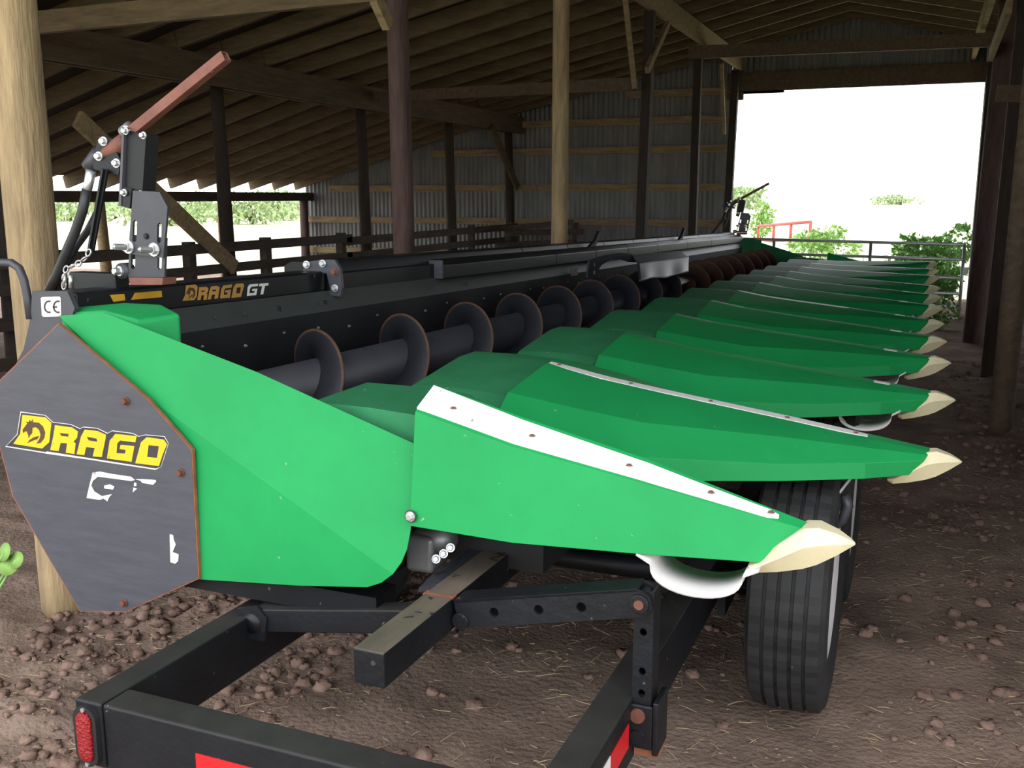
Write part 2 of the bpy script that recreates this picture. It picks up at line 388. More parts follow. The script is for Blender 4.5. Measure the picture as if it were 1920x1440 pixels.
# --- top beam, hood, plates -------------------------------------------------------------
q = MB(); q.box((-1.985, -.03, 1.063), (-1.88, 1.06, 1.134)); soft(q.build('top_beam', 'black', head), .008)
def rail_profile(y0, y1):
    P = [(-2.04, 1.06), (-2.04, 1.150), (-2.01, 1.166), (-1.905, 1.166), (-1.885, 1.125), (-1.885, 1.06)]
    q = MB(); q.loft([[(x, y, z) for x, z in P] for y in (y0, y1)]); return q
ysec = [1.04, 2.9, 3.6, 4.3, 5.0, 5.7, 6.4, 7.2, 8.1, YE-.05]
for a, b in zip(ysec, ysec[1:]): soft(fixn(rail_profile(a, b-.006).build('hood_section', 'black', head)), .004)
q = MB(); q.box((-1.885, 1.06, 1.063), (-1.862, 1.86, 1.128)); soft(q.build('top_beam', 'black', head), .006)
for a, b in zip([1.84, 3.2, 3.9, 4.6, 5.4, 6.4, 7.4], [3.2, 3.9, 4.6, 5.4, 6.4, 7.4, YE+.02]):
    P = [(-1.885, 1.066), (-1.885, 1.145), (-1.85, 1.145), (-1.82, 1.122), (-1.82, 1.066)]
    q = MB(); q.loft([[(x, y, z) for x, z in P] for y in (a, b-.005)]); soft(fixn(q.build('front_tube', 'black', head)), .004)
q = MB(); q.box((-1.885, 1.832, 1.068), (-1.824, 1.842, 1.142)); lb(q.build('tube_cap', 'slate', head), 'grey end cap on the front tube')
q = MB(); q.loft([[(-1.86, y, 1.070), (-1.82, y, .998), (-1.826, y, .996), (-1.866, y, 1.068)] for y in (.02, YE)]); lb(fixn(q.build('face_plate', 'grey_plate', head)), 'grey plate below the black beam')
# back sheet and trough under the auger
P = [(-1.822, 1.00), (-1.84, .80), (-1.79, .70), (-1.68, .655), (-1.50, .655), (-1.39, .70), (-1.35, .77)]
q = MB(); pin = [(x+.006, z+.008) for x, z in P]
q.loft([[(x, y, z) for x, z in P+pin[::-1]] for y in (.02, YE-.05)]); lb(fixn(q.build('auger_trough', 'black_matt', head)), 'black back sheet and trough behind the auger')
bolt0 = None
def stud(p, r=.006, m='zinc', par=None, ax=(1, 0, 0), L=.008, name='bolt'):
    a = Vector(p); d_ = Vector(ax); q = MB(); q.tube([a, a+d_*L*.25], r, 12); q.tube([a+d_*L*.2, a+d_*L*.9, a+d_*L], [r*.74, r*.74, r*.6], 6)
    return q.build(name, m, par or head, False)
for i in range(26):
    y = .15+i*.19; stud((-1.822, y, .955+.012*math.sin(i*2.3)), .0045)
for y in (.14, .42, .55, .95, 1.35, 1.75, 2.1): stud((-1.838, y, 1.034), .008, 'grey_plate')
for y in (.1, .17, .72, .98): q = MB(); q.box((-1.846, y, 1.028), (-1.832, y+.006, 1.043)); q.build('slot', 'black_matt', head)
# lower frame
q = MB(); q.box((-1.80, .0, .50), (-1.62, YE, .62)); soft(q.build('lower_frame', 'black_matt', head), .006)
q = MB(); q.box((-1.60, -.05, .445), (-1.05, .04, .50)); q.build('lower_frame', 'black', head)

# --- auger -------------------------------------------------------------------------------
XU, ZU, RU, rU, PU = -1.58, .845, .158, .074, .507
au = MB(); au.tube([(XU, .02, ZU), (XU, YE-.05, ZU)], rU, 28)
auger = lb(au.build('auger', 'auger', head, True), 'dark steel cross auger')
def flight(y0, y1, hand, ph, mats):
    q = MB(); turns = abs(y1-y0)/PU; n = int(turns*40); th = .006
    secs = []
    for i in range(n+1):
        t = i/n; a = ph+hand*2*math.pi*turns*t; y = y0+(y1-y0)*t
        c, s = math.cos(a), math.sin(a)
        secs.append([(XU+r*c, y+d, ZU+r*s) for r, d in ((rU*.98, -th/2), (RU-.007, -th/2), (RU, -th/2), (RU, th/2), (RU-.007, th/2), (rU*.98, th/2))])
    for i in range(n):
        a, b = secs[i], secs[i+1]
        for k in range(6):
            q.add([a[k], a[(k+1) % 6], b[(k+1) % 6], b[k]], [(0, 1, 2, 3)], 1 if k in (1, 2, 3) else 0)
    o = q.build('auger_flight', mats, auger, True); fixn(o); return o
yt = 2.344-1.8                                             # crest of the first visible turn
flight(yt-.75*PU+.0, yt-.75*PU+9*PU, 1, math.pi/2-2*math.pi*.75*1, ['auger', 'auger_edge'])
mid = yt-.75*PU+9*PU+.15
f2 = flight(mid, YE-.1, -1, 0.4, ['auger_edge', 'auger_edge']); lb(f2, 'rust-brown flighting on the far half')

# --- row hoods and snouts ------------------------------------------------------------------
ROW = .77; YC0 = 2.57
def hood_mesh():
    secs = []
    for x, k, dz in ((-1.25, 1.0, 0), (-1.10, 1.0, 0), (-.97, 1.0, -.008), (-.90, .95, -.045), (-.70, .90, -.095)):
        P = [(-.378, .74), (-.370, .838), (-.27, .868), (.02, .908), (.13, .910), (.27, .872), (.370, .838), (.378, .74)]
        secs.append([(x, y*k, z+dz) for y, z in P])
    q = MB(); q.loft(secs, closed=False); return q
hood0 = None
TIPZ = [.724, .732, .732, .712, .703, .706, .702, .699, .721, .726, .747]
SEC = [  # x, half-width of crown, crown z, (y,z) upper fold, (y,z) lower fold, (y,z) bottom edge
 (-.965, .032, .912, (.290, .874), (.372, .846), (.376, .73)),
 (-.80,  .031, .876, (.270, .842), (.355, .792), (.360, .695)),
 (-.62,  .030, .846, (.225, .806), (.315, .740), (.320, .682)),
 (-.29,  .026, .795, (.120, .773), (.190, .722), (.195, .682)),
 (-.10,  .021, .764, (.065, .750), (.100, .721), (.105, .684)),
 (.045,  .016, .741, (.030, .735), (.040, .724), (.042, .688)),
]
def snout_mesh(front_cut=True):
    secs = []
    for i, (x, w, z, a, b, c) in enumerate(SEC):
        last = i == len(SEC)-1
        xs_ = [x-.045, x-.012, x-.004, x, x, x-.004, x-.012, x-.045] if last else [x+.03, x+.012, x, x+.004, x+.004, x, x+.012, x+.03] if i == 0 else [x]*8
        P = [(-c[0], c[1]), (-b[0], b[1]), (-a[0], a[1]), (-w, z), (w, z+.003), (a[0], a[1]), (b[0], b[1]), (c[0], c[1])]
        secs.append([(xx, y, zz) for xx, (y, zz) in zip(xs_, P)])
    q = MB(); q.loft(secs, closed=False); return q
PIV = Vector((-.965, 0, .912))
def tip_mesh(w=1.0):
    secs = []
    for x, zt, zb, hw in ((-.048, .672, .660, .030), (-.035, .680, .655, .040), (.000, .712, .662, .047), (.040, .744, .673, .046), (.062, .747, .682, .040), (.092, .738, .700, .026), (.112, .728, .714, .012), (.120, .722, .719, .003)):
        zm = (zt*.62+zb*.38)
        secs.append([(x, -hw*.45*w, zb), (x, -hw*w, zm), (x, -hw*.55*w, zt), (x, hw*.55*w, zt), (x, hw*w, zm), (x, hw*.45*w, zb)])
    q = MB(); q.loft(secs); return q
def band_mesh():
    q = MB(); A = []; n = 16
    pr_ = [(-.25, .690)]+[(-.145+.080*-math.cos(math.pi*i/n), .676-.052*math.sin(math.pi*i/n)**.8) for i in range(n+1)]+[(-.04, .690)]
    secs = [[(x, -.085, z), (x, .085, z), (x, .085, z+.006), (x, -.085, z+.006)] for x, z in pr_]
    q.loft(secs); return q
def strip_mesh(x0, x1, hw=.020):
    """wear strip lying on the crown between x0 and x1"""
    q = MB(); pts = []
    def zc(x):
        for s, t in zip(SEC, SEC[1:]):
            if s[0] <= x <= t[0]: return s[2]+(t[2]-s[2])*(x-s[0])/(t[0]-s[0])
        return SEC[0][2]
    n = 14; secs = []
    for i in range(n+1):
        x = x0+(x1-x0)*i/n; k = 1 if 0 < i < n else .55
        z = zc(max(x, -.965))
        secs.append([(x, -hw*k, z-.002), (x, hw*k, z-.002), (x, hw*k, z+.0075), (x, -hw*k, z+.006)])
    q.loft(secs); return q
proto = {}
def rel(q): q.v = [tuple(Vector(v)-PIV) for v in q.v]; return q
STRIPS = {0: (-.955, -.10), 4: (-.95, -.36), 8: (-.95, -.20), 9: (-.95, -.15)}
for n in range(11):
    yc = YC0+ROW*n-1.8
    if 'hood' not in proto:
        hd = hood_mesh().build('row_hood', 'green_dust', head, loc=(0, yc, 0)); sm = hd.modifiers.new('thick', 'SOLIDIFY'); sm.thickness = .005; soft(hd, .004, 2, 8); proto['hood'] = hd
    else: share(proto['hood'], 'row_hood', head, (0, yc, 0))
    # snout hinges at its rear crown; each rests at its own angle
    zt_local = TIPZ[n]+TILT*yc
    ang = math.asin(max(-.3, min(.3, (.912-zt_local)/1.1)))-math.asin((.912-.722)/1.1)
    zrear = .912
    if 'snout' not in proto:
        sn = rel(snout_mesh()).build('divider_snout', 'green', head); sm = sn.modifiers.new('thick', 'SOLIDIFY'); sm.thickness = .004; soft(sn, .010, 3, 12); proto['snout'] = sn
        tp = rel(tip_mesh()).build('snout_tip', 'cream', sn, True); fixn(tp); soft(tp, .006, 2, 35)
        bd = rel(band_mesh()).build('belly_band', 'white_plastic', sn, True); fixn(bd)
        proto['kids'] = [tp, bd]
    else:
        sn = share(proto['snout'], 'divider_snout', head)
        for k_ in proto['kids'][:2]: share(k_, k_.name.split('.')[0], sn)
    sn.location = (PIV.x, yc, zrear); sn.rotation_euler = (0, ang, 0)
    if n in STRIPS:
        st = rel(strip_mesh(*STRIPS[n])).build('wear_strip', 'white', sn); fixn(st); lb(st, 'white wear strip along the crown')
        for xx in (-.93, -.72, -.50, -.30, -.13):
            if xx < STRIPS[n][1]:
                for s1, s2 in zip(SEC, SEC[1:]):
                    if s1[0] <= xx <= s2[0]: zz = s1[2]+(s2[2]-s1[2])*(xx-s1[0])/(s2[0]-s1[0])
                if n == 0: stud(Vector((xx, 0, zz+.006))-PIV, .008, 'rust', sn, (0, 0, 1), .003, 'rivet')
    if 0 < n < 9 and n != 0:
        st = rel(strip_mesh(-.125, -.075, .014)).build('wear_patch', 'white', sn); fixn(st)
for yc, sg in ((.02, 1), (YC0+ROW*11-1.8, -1)):         # half hoods against the end shields
    q = MB(); secs = []
    for x, dz in ((-1.25, 0), (-1.10, 0), (-.97, -.008), (-.85, -.07)):
        secs.append([(x, sg*y, z+dz) for y, z in ((-.01, .74), (-.005, .908), (.24, .916), (.33, .868), (.370, .840), (.378, .74))])
    q.loft(secs, closed=False); o = q.build('row_hood', 'green_dust', head, loc=(0, yc, 0)); fixn(o); sm = o.modifiers.new('thick', 'SOLIDIFY'); sm.thickness = .005; soft(o, .004, 2, 8)
bpy.data.objects.remove(proto['kids'][1])               # the first inner snout carries no band
# deck between the rows
dk = None
for n in range(12):
    y = YC0+ROW*(n-.5)-1.8
    if dk is None:
        q = MB(); q.box((-1.22, -.13, .60), (-.42, -.02, .615)); q.box((-1.22, .02, .60), (-.42, .13, .615)); q.box((-1.25, -.2, .52), (-.75, .2, .595)); dk = q.build('row_deck', 'black_matt', head, loc=(0, y, 0))
    else: share(dk, 'row_deck', head, (0, y, 0))

# --- end shield at the near end ----------------------------------------------------------------
def e(px, py, Y): return hat(px, py, Y=Y)
V = dict(e1=e(112, 592, 1.742), e2=e(227, 708, 1.745), e3=e(358, 845, 1.735), e4=e(370, 1085, 1.728),
         b1=e(690, 1100, 1.728), b1b=e(716, 1092, 1.728), b2=e(738, 1076, 1.728), b3=e(754, 1054, 1.733), b3b=e(764, 1030, 1.738), b4=e(770, 1000, 1.75), f2=e(775, 965, 1.765),
         r1=e(196, 587, 1.77), r2=e(480, 700, 1.785), r3=e(800, 846, 1.80), bx=e(560, 1097, 1.728))
names = list(V); vs = [V[k] for k in names]; ix = {k: i for i, k in enumerate(names)}
F = lambda *k: tuple(ix[a] for a in k)
q = MB(); q.add(vs, [F('e1', 'e2', 'f2', 'r3', 'r2', 'r1'), F('e2', 'b2', 'b3', 'b3b', 'b4', 'f2'), F('e2', 'e3', 'e4', 'bx', 'b1', 'b1b', 'b2')])
inn = [V[k]+Vector((0, .05, z_)) for k, z_ in (('r1', -.30), ('r2', -.22), ('r3', -.08))]
q.add([V['r1'], V['r2'], V['r3']]+inn, [(1, 0, 3, 4), (2, 1, 4, 5)])
es = q.build('end_shield', 'green', head); fixn(es)
sm = es.modifiers.new('thick', 'SOLIDIFY'); sm.thickness = .004; soft(es, .016, 4, 8); lb(es, 'large green end shield with folded facets')
top = [e(112, 589, 1.745), e(137, 575, 1.80), e(233, 565, 1.87), e(304, 569, 1.90), e(340, 588, 1.87), e(258, 602, 1.79), V['r1']+Vector((0, 0, -.002))]
q = MB(); n = len(top); q.add(top+[p+Vector((0, 0, -.26)) for p in top], [tuple(range(n))]+[(i, (i+1) % n, (i+1) % n+n, i+n) for i in range(n)])
sb = q.build('shield_box', 'green', head); fixn(sb); soft(sb, .010, 3, 20); lb(sb, 'green box-shaped cap at the rear of the end shield')
# end snout
def es_sec(pts): return [Vector(p) for p in pts]
secs = []
for (nb, nt_, ft, Yb, Yn, Yf) in (((768, 986), (778, 772), (816, 722), 1.735, 1.765, 1.845), ((960, 1018), (960, 838), (982, 782), 1.738, 1.772, 1.842), ((1200, 1039), (1200, 905), (1220, 862), 1.752, 1.785, 1.838), ((1400, 1053), (1400, 962), (1410, 938), 1.775, 1.803, 1.835), ((1474, 1060), (1530, 998), (1538, 988), 1.79, 1.812, 1.832)):
    b_, n_, f_ = e(*nb, Yb), e(*nt_, Yn), e(*ft, Yf)
    fb = Vector((b_.x, f_.y+(f_.y-b_.y)*.6, max(b_.z, n_.z-.10))); secs.append([b_, n_, f_, fb])
q = MB(); q.loft(secs, closed=False)
esn = q.build('end_snout', 'green', head); fixn(esn); sm = esn.modifiers.new('thick', 'SOLIDIFY'); sm.thickness = .004; sm.offset = -1; soft(esn, .014, 4, 12); lb(esn, 'broad green end snout nearest the viewer')
yc = 1.82-1.8
q = tip_mesh(1.05); dv = e(1604, 1020, 1.82)-Vector((.120, 0, .7205)); q.v = [tuple(Vector(((v[0]-.12)*1.10+.12, v[1]*1.1, (v[2]-.72)*1.12+.72))+Vector((dv.x, e(1604, 1020, 1.82).y, dv.z))) for v in q.v]
tp = q.build('snout_tip', 'cream', esn, True); fixn(tp); soft(tp, .006, 2, 35)
# its white wear strip: a tapering band lying on the crown
L0, L1 = secs[0], secs[-1]
def crown(t, s, lift=.004):
    k = t*4; i = min(3, int(k)); u = k-i
    a = secs[i][1].lerp(secs[i][2], s); b = secs[i+1][1].lerp(secs[i+1][2], s); return a.lerp(b, u)+Vector((0, 0, lift))
ss = []
for i in range(25):
    t = i/24*.86; s0, s1 = .10, .93-.30*t
    if i == 24: s0, s1 = .34, .48
    ss.append([crown(t, s0), crown(t, s1), crown(t, s1, -.003), crown(t, s0, -.003)])
q = MB(); q.loft(ss); st = fixn(q.build('wear_strip', 'white', esn)); lb(st, 'wide white wear strip on the end snout')
for t in (.08, .28, .47, .66, .83): stud(crown(t, .45, .004), .007, 'rust', esn, (0, 0, 1), .003, 'rivet')
stud(e(770, 968, 1.734), .014, 'steel_dark', esn, (0, -1, 0), .004, 'washer'); o = stud(e(770, 968, 1.732), .011, 'zinc', esn, (0, -1, 0), .010, 'pivot_bolt'); stud(e(1487, 1017, 1.787), .006, 'rust', esn, (0, -1, 0), .004, 'rivet')
q = band_mesh(); c0 = e(1318, 1046, 1.82); q.v = [tuple(Vector(((v[0]+.145)*1.1, v[1]*.8, (v[2]-.680)*1.0))+c0) for v in q.v]
fixn(q.build('belly_band', 'white_plastic', esn, True))
# gearbox and slotted plate under the end snout
gb = empty('gearbox'); gb.parent = head
c = e(800, 1040, 1.90); 
q = MB(); q.box(c+Vector((-.04, -.03, -.035)), c+Vector((.03, .05, .05))); soft(q.build('housing', 'aluminium', gb), .012, 3)
c2 = e(815, 1015, 1.92); q = MB(); q.tube([c2+Vector((-.03, 0, 0)), c2+Vector((.05, -.02, .02))], [.032, .026], 14); q.build('shaft_housing', 'aluminium', gb, True)
for px, py in ((845, 1027), (832, 1038), (818, 1048)): stud(e(px, py, 1.87), .010, 'zinc', gb, (.3, -.9, .3), .014)
sp = [hat(785, 1102, Z=.535), hat(815, 1072, Z=.542), hat(880, 1028, Z=.55), hat(945, 1018, Z=.555), hat(938, 1030, Z=.553), hat(860, 1090, Z=.54)]
q = MB(); q.plate(sp, (0, 0, -.010), [[hat(815, 1075, Z=.54), hat(838, 1067, Z=.54), hat(840, 1071, Z=.54), hat(818, 1079, Z=.54)], [hat(855, 1055, Z=.545), hat(878, 1048, Z=.545), hat(880, 1052, Z=.545), hat(858, 1060, Z=.545)]])
lb(fixn(q.build('slotted_plate', 'steel_dark', gb)), 'dark slotted plate under the end snout')
q = MB(); q.bar(e(1590, 900, 2.62), e(1568, 928, 2.55), .006, .03, (0, 1, 0)); fixn(q.build('tag', 'white_plastic', head))
q = MB(); q.tube([e(1583, 928, 2.56), e(1590, 948, 2.56), e(1580, 975, 2.56), e(1562, 990, 2.56)], [.012, .014, .012, .010], 8); q.build('chain_tail', 'steel_dark', head, True)

# --- far end shield --------------------------------------------------------------------------
def m_y(v): return Vector((v.x, YE+.16-(v.y), v.z))
q = MB(); q.add([m_y(v) for v in vs], [tuple(reversed(F('e1', 'e2', 'f2', 'r3', 'r2', 'r1'))), tuple(reversed(F('e2', 'b2', 'b3', 'b3b', 'b4', 'f2'))), tuple(reversed(F('e2', 'e3', 'e4', 'bx', 'b1', 'b1b', 'b2')))])
q.add([m_y(V['r1']), m_y(V['r2']), m_y(V['r3'])]+[m_y(v) for v in inn], [(0, 1, 4, 3), (1, 2, 5, 4)])
o = q.build('end_shield', 'green_dust', head); fixn(o); sm = o.modifiers.new('thick', 'SOLIDIFY'); sm.thickness = .004; soft(o, .016, 3, 8); lb(o, 'far green end shield')
q = MB(); q.add([m_y(v) for v in top]+[m_y(p+Vector((0, 0, -.26))) for p in top], [tuple(range(n-4+4))] if False else [tuple(range(7))]+[(i, (i+1) % 7, (i+1) % 7+7, i+7) for i in range(7)])
o = q.build('shield_box', 'green_dust', head); fixn(o); soft(o, .01, 2, 20)
q = MB(); q.loft([[m_y(v) for v in s_] for s_ in secs], closed=False)
o = q.build('end_snout', 'green', head); fixn(o); sm = o.modifiers.new('thick', 'SOLIDIFY'); sm.thickness = .004; soft(o, .014, 3, 12); lb(o, 'far green end snout')

# --- side plate with lettering ----------------------------------------------------------------
YP = 1.715
def pl(px, py, Y=YP): return hat(px, py, Y=Y)
outline = [(110, 608), (0, 715), (-22, 760), (4, 850), (25, 930), (150, 1145), (235, 1146), (371, 1084), (358, 845), (350, 834), (275, 748)]
cxp, cyp = 170, 890
q = MB(); q.plate([pl(cxp+(x-cxp)*1.012, cyp+(y-cyp)*1.007, YP+.001) for x, y in outline], (0, .009, 0)); rimp = fixn(q.build('plate_rim', 'rust_edge', head)); lb(rimp, 'rusty rim of the end plate')
q = MB(); q.plate([pl(*p) for p in outline], (0, .008, 0), rim=1)
side = fixn(q.build('side_plate', ['slate', 'rust_edge'], head)); lb(side, 'slate-grey six-sided end plate with yellow lettering')
for p in ((237, 752), (340, 886), (234, 1130)): stud(pl(*p), .010, 'rust_bolt', side, (0, -1, 0), .012)
def decal(name, polys, m, depth, f, par=None, label=None, normal=(0, -1, 0), th=.0008):
    nv = Vector(normal)
    q = MB()
    for poly, holes in polys:
        q.plate([f(*p)+nv*depth for p in poly], -nv*th, [[f(*p)+nv*depth for p in h] for h in holes])
    o = fixn(q.build(name, m, par or side))
    if label: lb(o, label)
    return o
def zf(x, y): return pl(x/5.647, 760+y/5.647)
GL = dict(
 D=([(245, 98), (490, 126), (552, 185), (528, 390), (455, 455), (150, 405), (222, 300)], []),
 R=([(590, 208), (770, 232), (832, 275), (825, 340), (785, 385), (808, 400), (795, 512), (705, 500), (718, 400), (650, 395), (628, 482), (540, 470), (572, 330)], [[(640, 290), (735, 300), (730, 332), (655, 322)]]),
 A=([(905, 255), (1040, 270), (1130, 310), (1125, 350), (1085, 545), (990, 538), (1010, 450), (920, 440), (900, 525), (820, 515), (865, 330)], [[(925, 330), (1030, 350), (1040, 385), (945, 370)]]),
 G=([(1230, 300), (1455, 325), (1440, 390), (1280, 370), (1250, 400), (1240, 505), (1330, 510), (1340, 470), (1275, 460), (1285, 415), (1430, 430), (1400, 595), (1140, 560), (1170, 370)], []),
 O=([(1560, 335), (1740, 360), (1775, 410), (1730, 520), (1690, 640), (1440, 610), (1500, 390)], [[(1580, 420), (1690, 430), (1670, 555), (1565, 545)]]))
DRG = [([(252, 290), (250, 255), (280, 215), (300, 190), (285, 170), (315, 175), (325, 150), (335, 172), (360, 145), (355, 175), (420, 182), (465, 222), (488, 285), (478, 345), (440, 395), (395, 402), (425, 360), (440, 310), (425, 258), (390, 228), (352, 236), (350, 290), (325, 318), (315, 345), (306, 300), (288, 268)], []),
       ([(298, 398), (325, 362), (375, 332), (425, 322), (405, 352), (355, 372)], [])]
bgp = [(228, 75), (480, 108), (560, 180), (750, 205), (850, 250), (885, 232), (1030, 245), (1140, 300), (1190, 272), (1410, 300), (1470, 332), (1540, 315), (1740, 332), (1782, 402), (1745, 520), (1705, 650), (1655, 668), (500, 486), (488, 494), (72, 428), (190, 308)]
wtp = [(220, 66), (482, 103), (562, 176), (752, 200), (850, 244), (888, 226), (1032, 240), (1142, 294), (1192, 266), (1412, 295), (1470, 327), (1542, 310), (1744, 328), (1786, 402), (1750, 522), (1708, 652), (1648, 682), (1110, 600), (990, 580), (500, 512), (450, 502), (58, 438), (182, 306)]
decal('lettering_border', [(wtp, [])], 'white', .0008, zf, label='white torn border of the lettering')
decal('lettering_ground', [(bgp, [])], 'ink', .0016, zf)
decal('lettering', [GL[k] for k in 'DRAGO'], 'yellow', .0024, zf, label='yellow block letters reading DRAGO')
decal('emblem', DRG, 'dragon_ink', .0032, zf, label='dark dragon emblem inside the letter D')
GT = [([(985, 710), (1060, 700), (1180, 725), (1390, 755), (1430, 790), (1390, 800), (1130, 765), (1040, 755), (985, 800), (970, 850), (1000, 910), (1080, 960), (1190, 940), (1160, 970), (1140, 1015), (1100, 985), (1060, 1000), (920, 980), (945, 870)], []),
      ([(1105, 850), (1165, 835), (1215, 860), (1200, 890), (1110, 880)], []), ([(1436, 782), (1510, 780), (1650, 790), (1655, 808), (1625, 840), (1510, 820), (1490, 795)], []), ([(1425, 815), (1450, 825), (1445, 855), (1420, 850)], []), ([(1415, 870), (1455, 880), (1410, 920)], [])]
decal('worn_letters', GT, 'white', .0012, zf, label='peeling white letters GT')
decal('worn_mark', [([(765, 1060), (780, 1063), (783, 1085), (792, 1105), (778, 1140), (805, 1150), (803, 1180), (790, 1192), (768, 1185)], [])], 'white', .0012, lambda x, y: pl(x/2.4, 560+y/2.4), label='peeling white mark')
# frame end plate with the CE sticker, pipe handle
YF = 1.748
q = MB(); q.plate([hat(*p, Y=YF) for p in ((60, 546), (126, 546), (140, 578), (128, 610), (10, 720), (44, 655), (57, 598))], (0, .014, 0)); fp = fixn(q.build('frame_plate', 'steel_dark', head))
fc = lambda x, y: hat(x, y, Y=YF)
decal('sticker', [([(77, 559), (80, 557), (112, 556), (114, 559), (115, 590), (113, 593), (82, 594), (79, 591)], [])], 'white', .001, fc, fp, 'white CE sticker')
def arc(cx, cy, r0, r1, a0, a1, n=10):
    o_ = [(cx+r1*math.cos(math.radians(a0+(a1-a0)*i/n)), cy+r1*1.25*math.sin(math.radians(a0+(a1-a0)*i/n))) for i in range(n+1)]
    i_ = [(cx+r0*math.cos(math.radians(a0+(a1-a0)*i/n)), cy+r0*1.25*math.sin(math.radians(a0+(a1-a0)*i/n))) for i in range(n+1)]
    return o_+i_[::-1]
decal('sticker_print', [(arc(93, 575, 7.2, 9.6, 70, 290), []), (arc(110, 575, 7.2, 9.6, 70, 290), []), ([(101, 574), (108, 574), (108, 577), (101, 577)], [])], 'ink', .0025, fc, fp)
q = MB(); q.tube([hat(-30, 500, Y=1.752), hat(0, 492, Y=1.752), hat(22, 493, Y=1.752), hat(36, 503, Y=1.752), hat(45, 525, Y=1.752), hat(52, 560, Y=1.752), hat(57, 598, Y=1.752)], .010, 12); q.build('handle', 'steel_dark', head, True)
# beam lettering
XBm = -1.880
def bf(x, y): return hat(x, y, X=XBm)
def glyph_map(x, y):                                      # side-plate lettering re-set on the beam
    u = (x-150)/1625.0; v = (y-(98+(x-150)*.147))/(330.0)
    px = 341+u*116; py = 537+v*29-u*8.5
    return bf(px, py)
decal('beam_lettering', [GL[k] for k in 'DRAGO'], 'gold', .002, glyph_map, head, 'gold letters reading DRAGO on the black beam', (1, 0, 0))
decal('beam_emblem', DRG, 'dragon_ink', .003, glyph_map, head, None, (1, 0, 0))
zz = lambda x, y: bf(300+x/2.909, 400+y/2.909)
decal('beam_lettering', [([(485, 388), (533, 384), (531, 397), (496, 400), (488, 412), (484, 436), (512, 434), (515, 422), (500, 424), (502, 412), (529, 410), (522, 446), (472, 450), (476, 405)], []), ([(541, 384), (590, 379), (587, 394), (570, 396), (560, 441), (546, 443), (555, 397), (538, 398)], [])], 'white', .002, zz, head, 'white letters GT on the black beam', (1, 0, 0))
decal('warning_mark', [([(205, 553), (232, 551), (234, 563), (212, 566)], []), ([(252, 549), (302, 545), (303, 557), (245, 562)], [])], 'orange', .002, bf, head, 'orange warning stripes on the beam', (1, 0, 0))
# bracket at the beam joint
q = MB(); q.plate([hat(*p, Y=2.86) for p in ((562, 516), (577, 491), (600, 487), (627, 487), (637, 503), (641, 540), (638, 556), (612, 553), (608, 548), (620, 545), (612, 512), (575, 513))], (0, .015, 0)); bk = fixn(q.build('joint_bracket', 'slate', head)); lb(bk, 'grey bolted bracket where the beam sections join')
for p, m_ in (((575, 496), 'zinc'), ((605, 494), 'zinc'), ((627, 510), 'rust'), ((628, 540), 'zinc')): stud(hat(*p, Y=2.858), .013, m_, bk, (.2, -1, 0), .015)
# latches on the hood
for Y_, z_ in ((5.75, 1.068), (8.1, 1.02)):
    p = H((-1.87, Y_, z_)); q = MB(); q.plate([p+Vector(v) for v in ((0, -.06, 0), (0, .05, 0), (0, .16, .085), (0, .12, .09), (0, .05, .035))], (.02, 0, 0)); fixn(q.build('hood_latch', 'black_matt', head))
# centre bracket with rubber flap
XF = -1.76
q = MB(); q.plate([hat(*p, X=XF+.16*max(0, min(1, (p[0]-1110)/80))) for p in ((1102, 520), (1106, 488), (1125, 482), (1140, 477), (1165, 474), (1185, 476), (1195, 492), (1180, 491), (1165, 486), (1145, 487), (1128, 497), (1116, 517))], (-.012, 0, 0)); cb = fixn(q.build('flap_bracket', 'steel_dark', head)); lb(cb, 'curved dark bracket carrying the rubber flap')
for p in ((1111, 495), (1111, 511)): stud(hat(*p, X=XF), .018, 'zinc', cb, (1, 0, 0), .015)
a0, a1 = hat(1186, 478, X=-1.60), hat(1275, 470, X=-1.60); b1_, b0_ = hat(1290, 482, X=-1.48), hat(1195, 493, X=-1.48)
q = MB(); q.plate([a0, a1, b1_, b0_], (0, 0, -.008)); lb(fixn(q.build('flap_bar', 'aluminium', cb)), 'grey steel bar clamping the flap')
q = MB(); secs_f = []
c1, c0_ = hat(1291, 512, X=-1.40), hat(1198, 529, X=-1.40)
for j in range(9):
    v = j/8; row = []
    for i in range(41):
        u = i/40; p = b0_.lerp(b1_, u).lerp(c0_.lerp(c1, u), v); row.append(p+Vector((.006*math.sin(u*17)*v, 0, .006*math.sin(u*9)*v)))
    secs_f.append(row)
q.loft(secs_f, closed=False); o = q.build('rubber_flap', 'rubber_sheet', cb, True); sm = o.modifiers.new('thick', 'SOLIDIFY'); sm.thickness = .006; lb(o, 'hanging grey rubber flap')
q = MB(); q.plate([hat(*p, X=-1.815) for p in ((1069, 500), (1083, 497), (1083, 516), (1070, 518))], (.002, 0, 0)); lb(fixn(q.build('data_plate', 'aluminium', head)), 'small grey data plate')

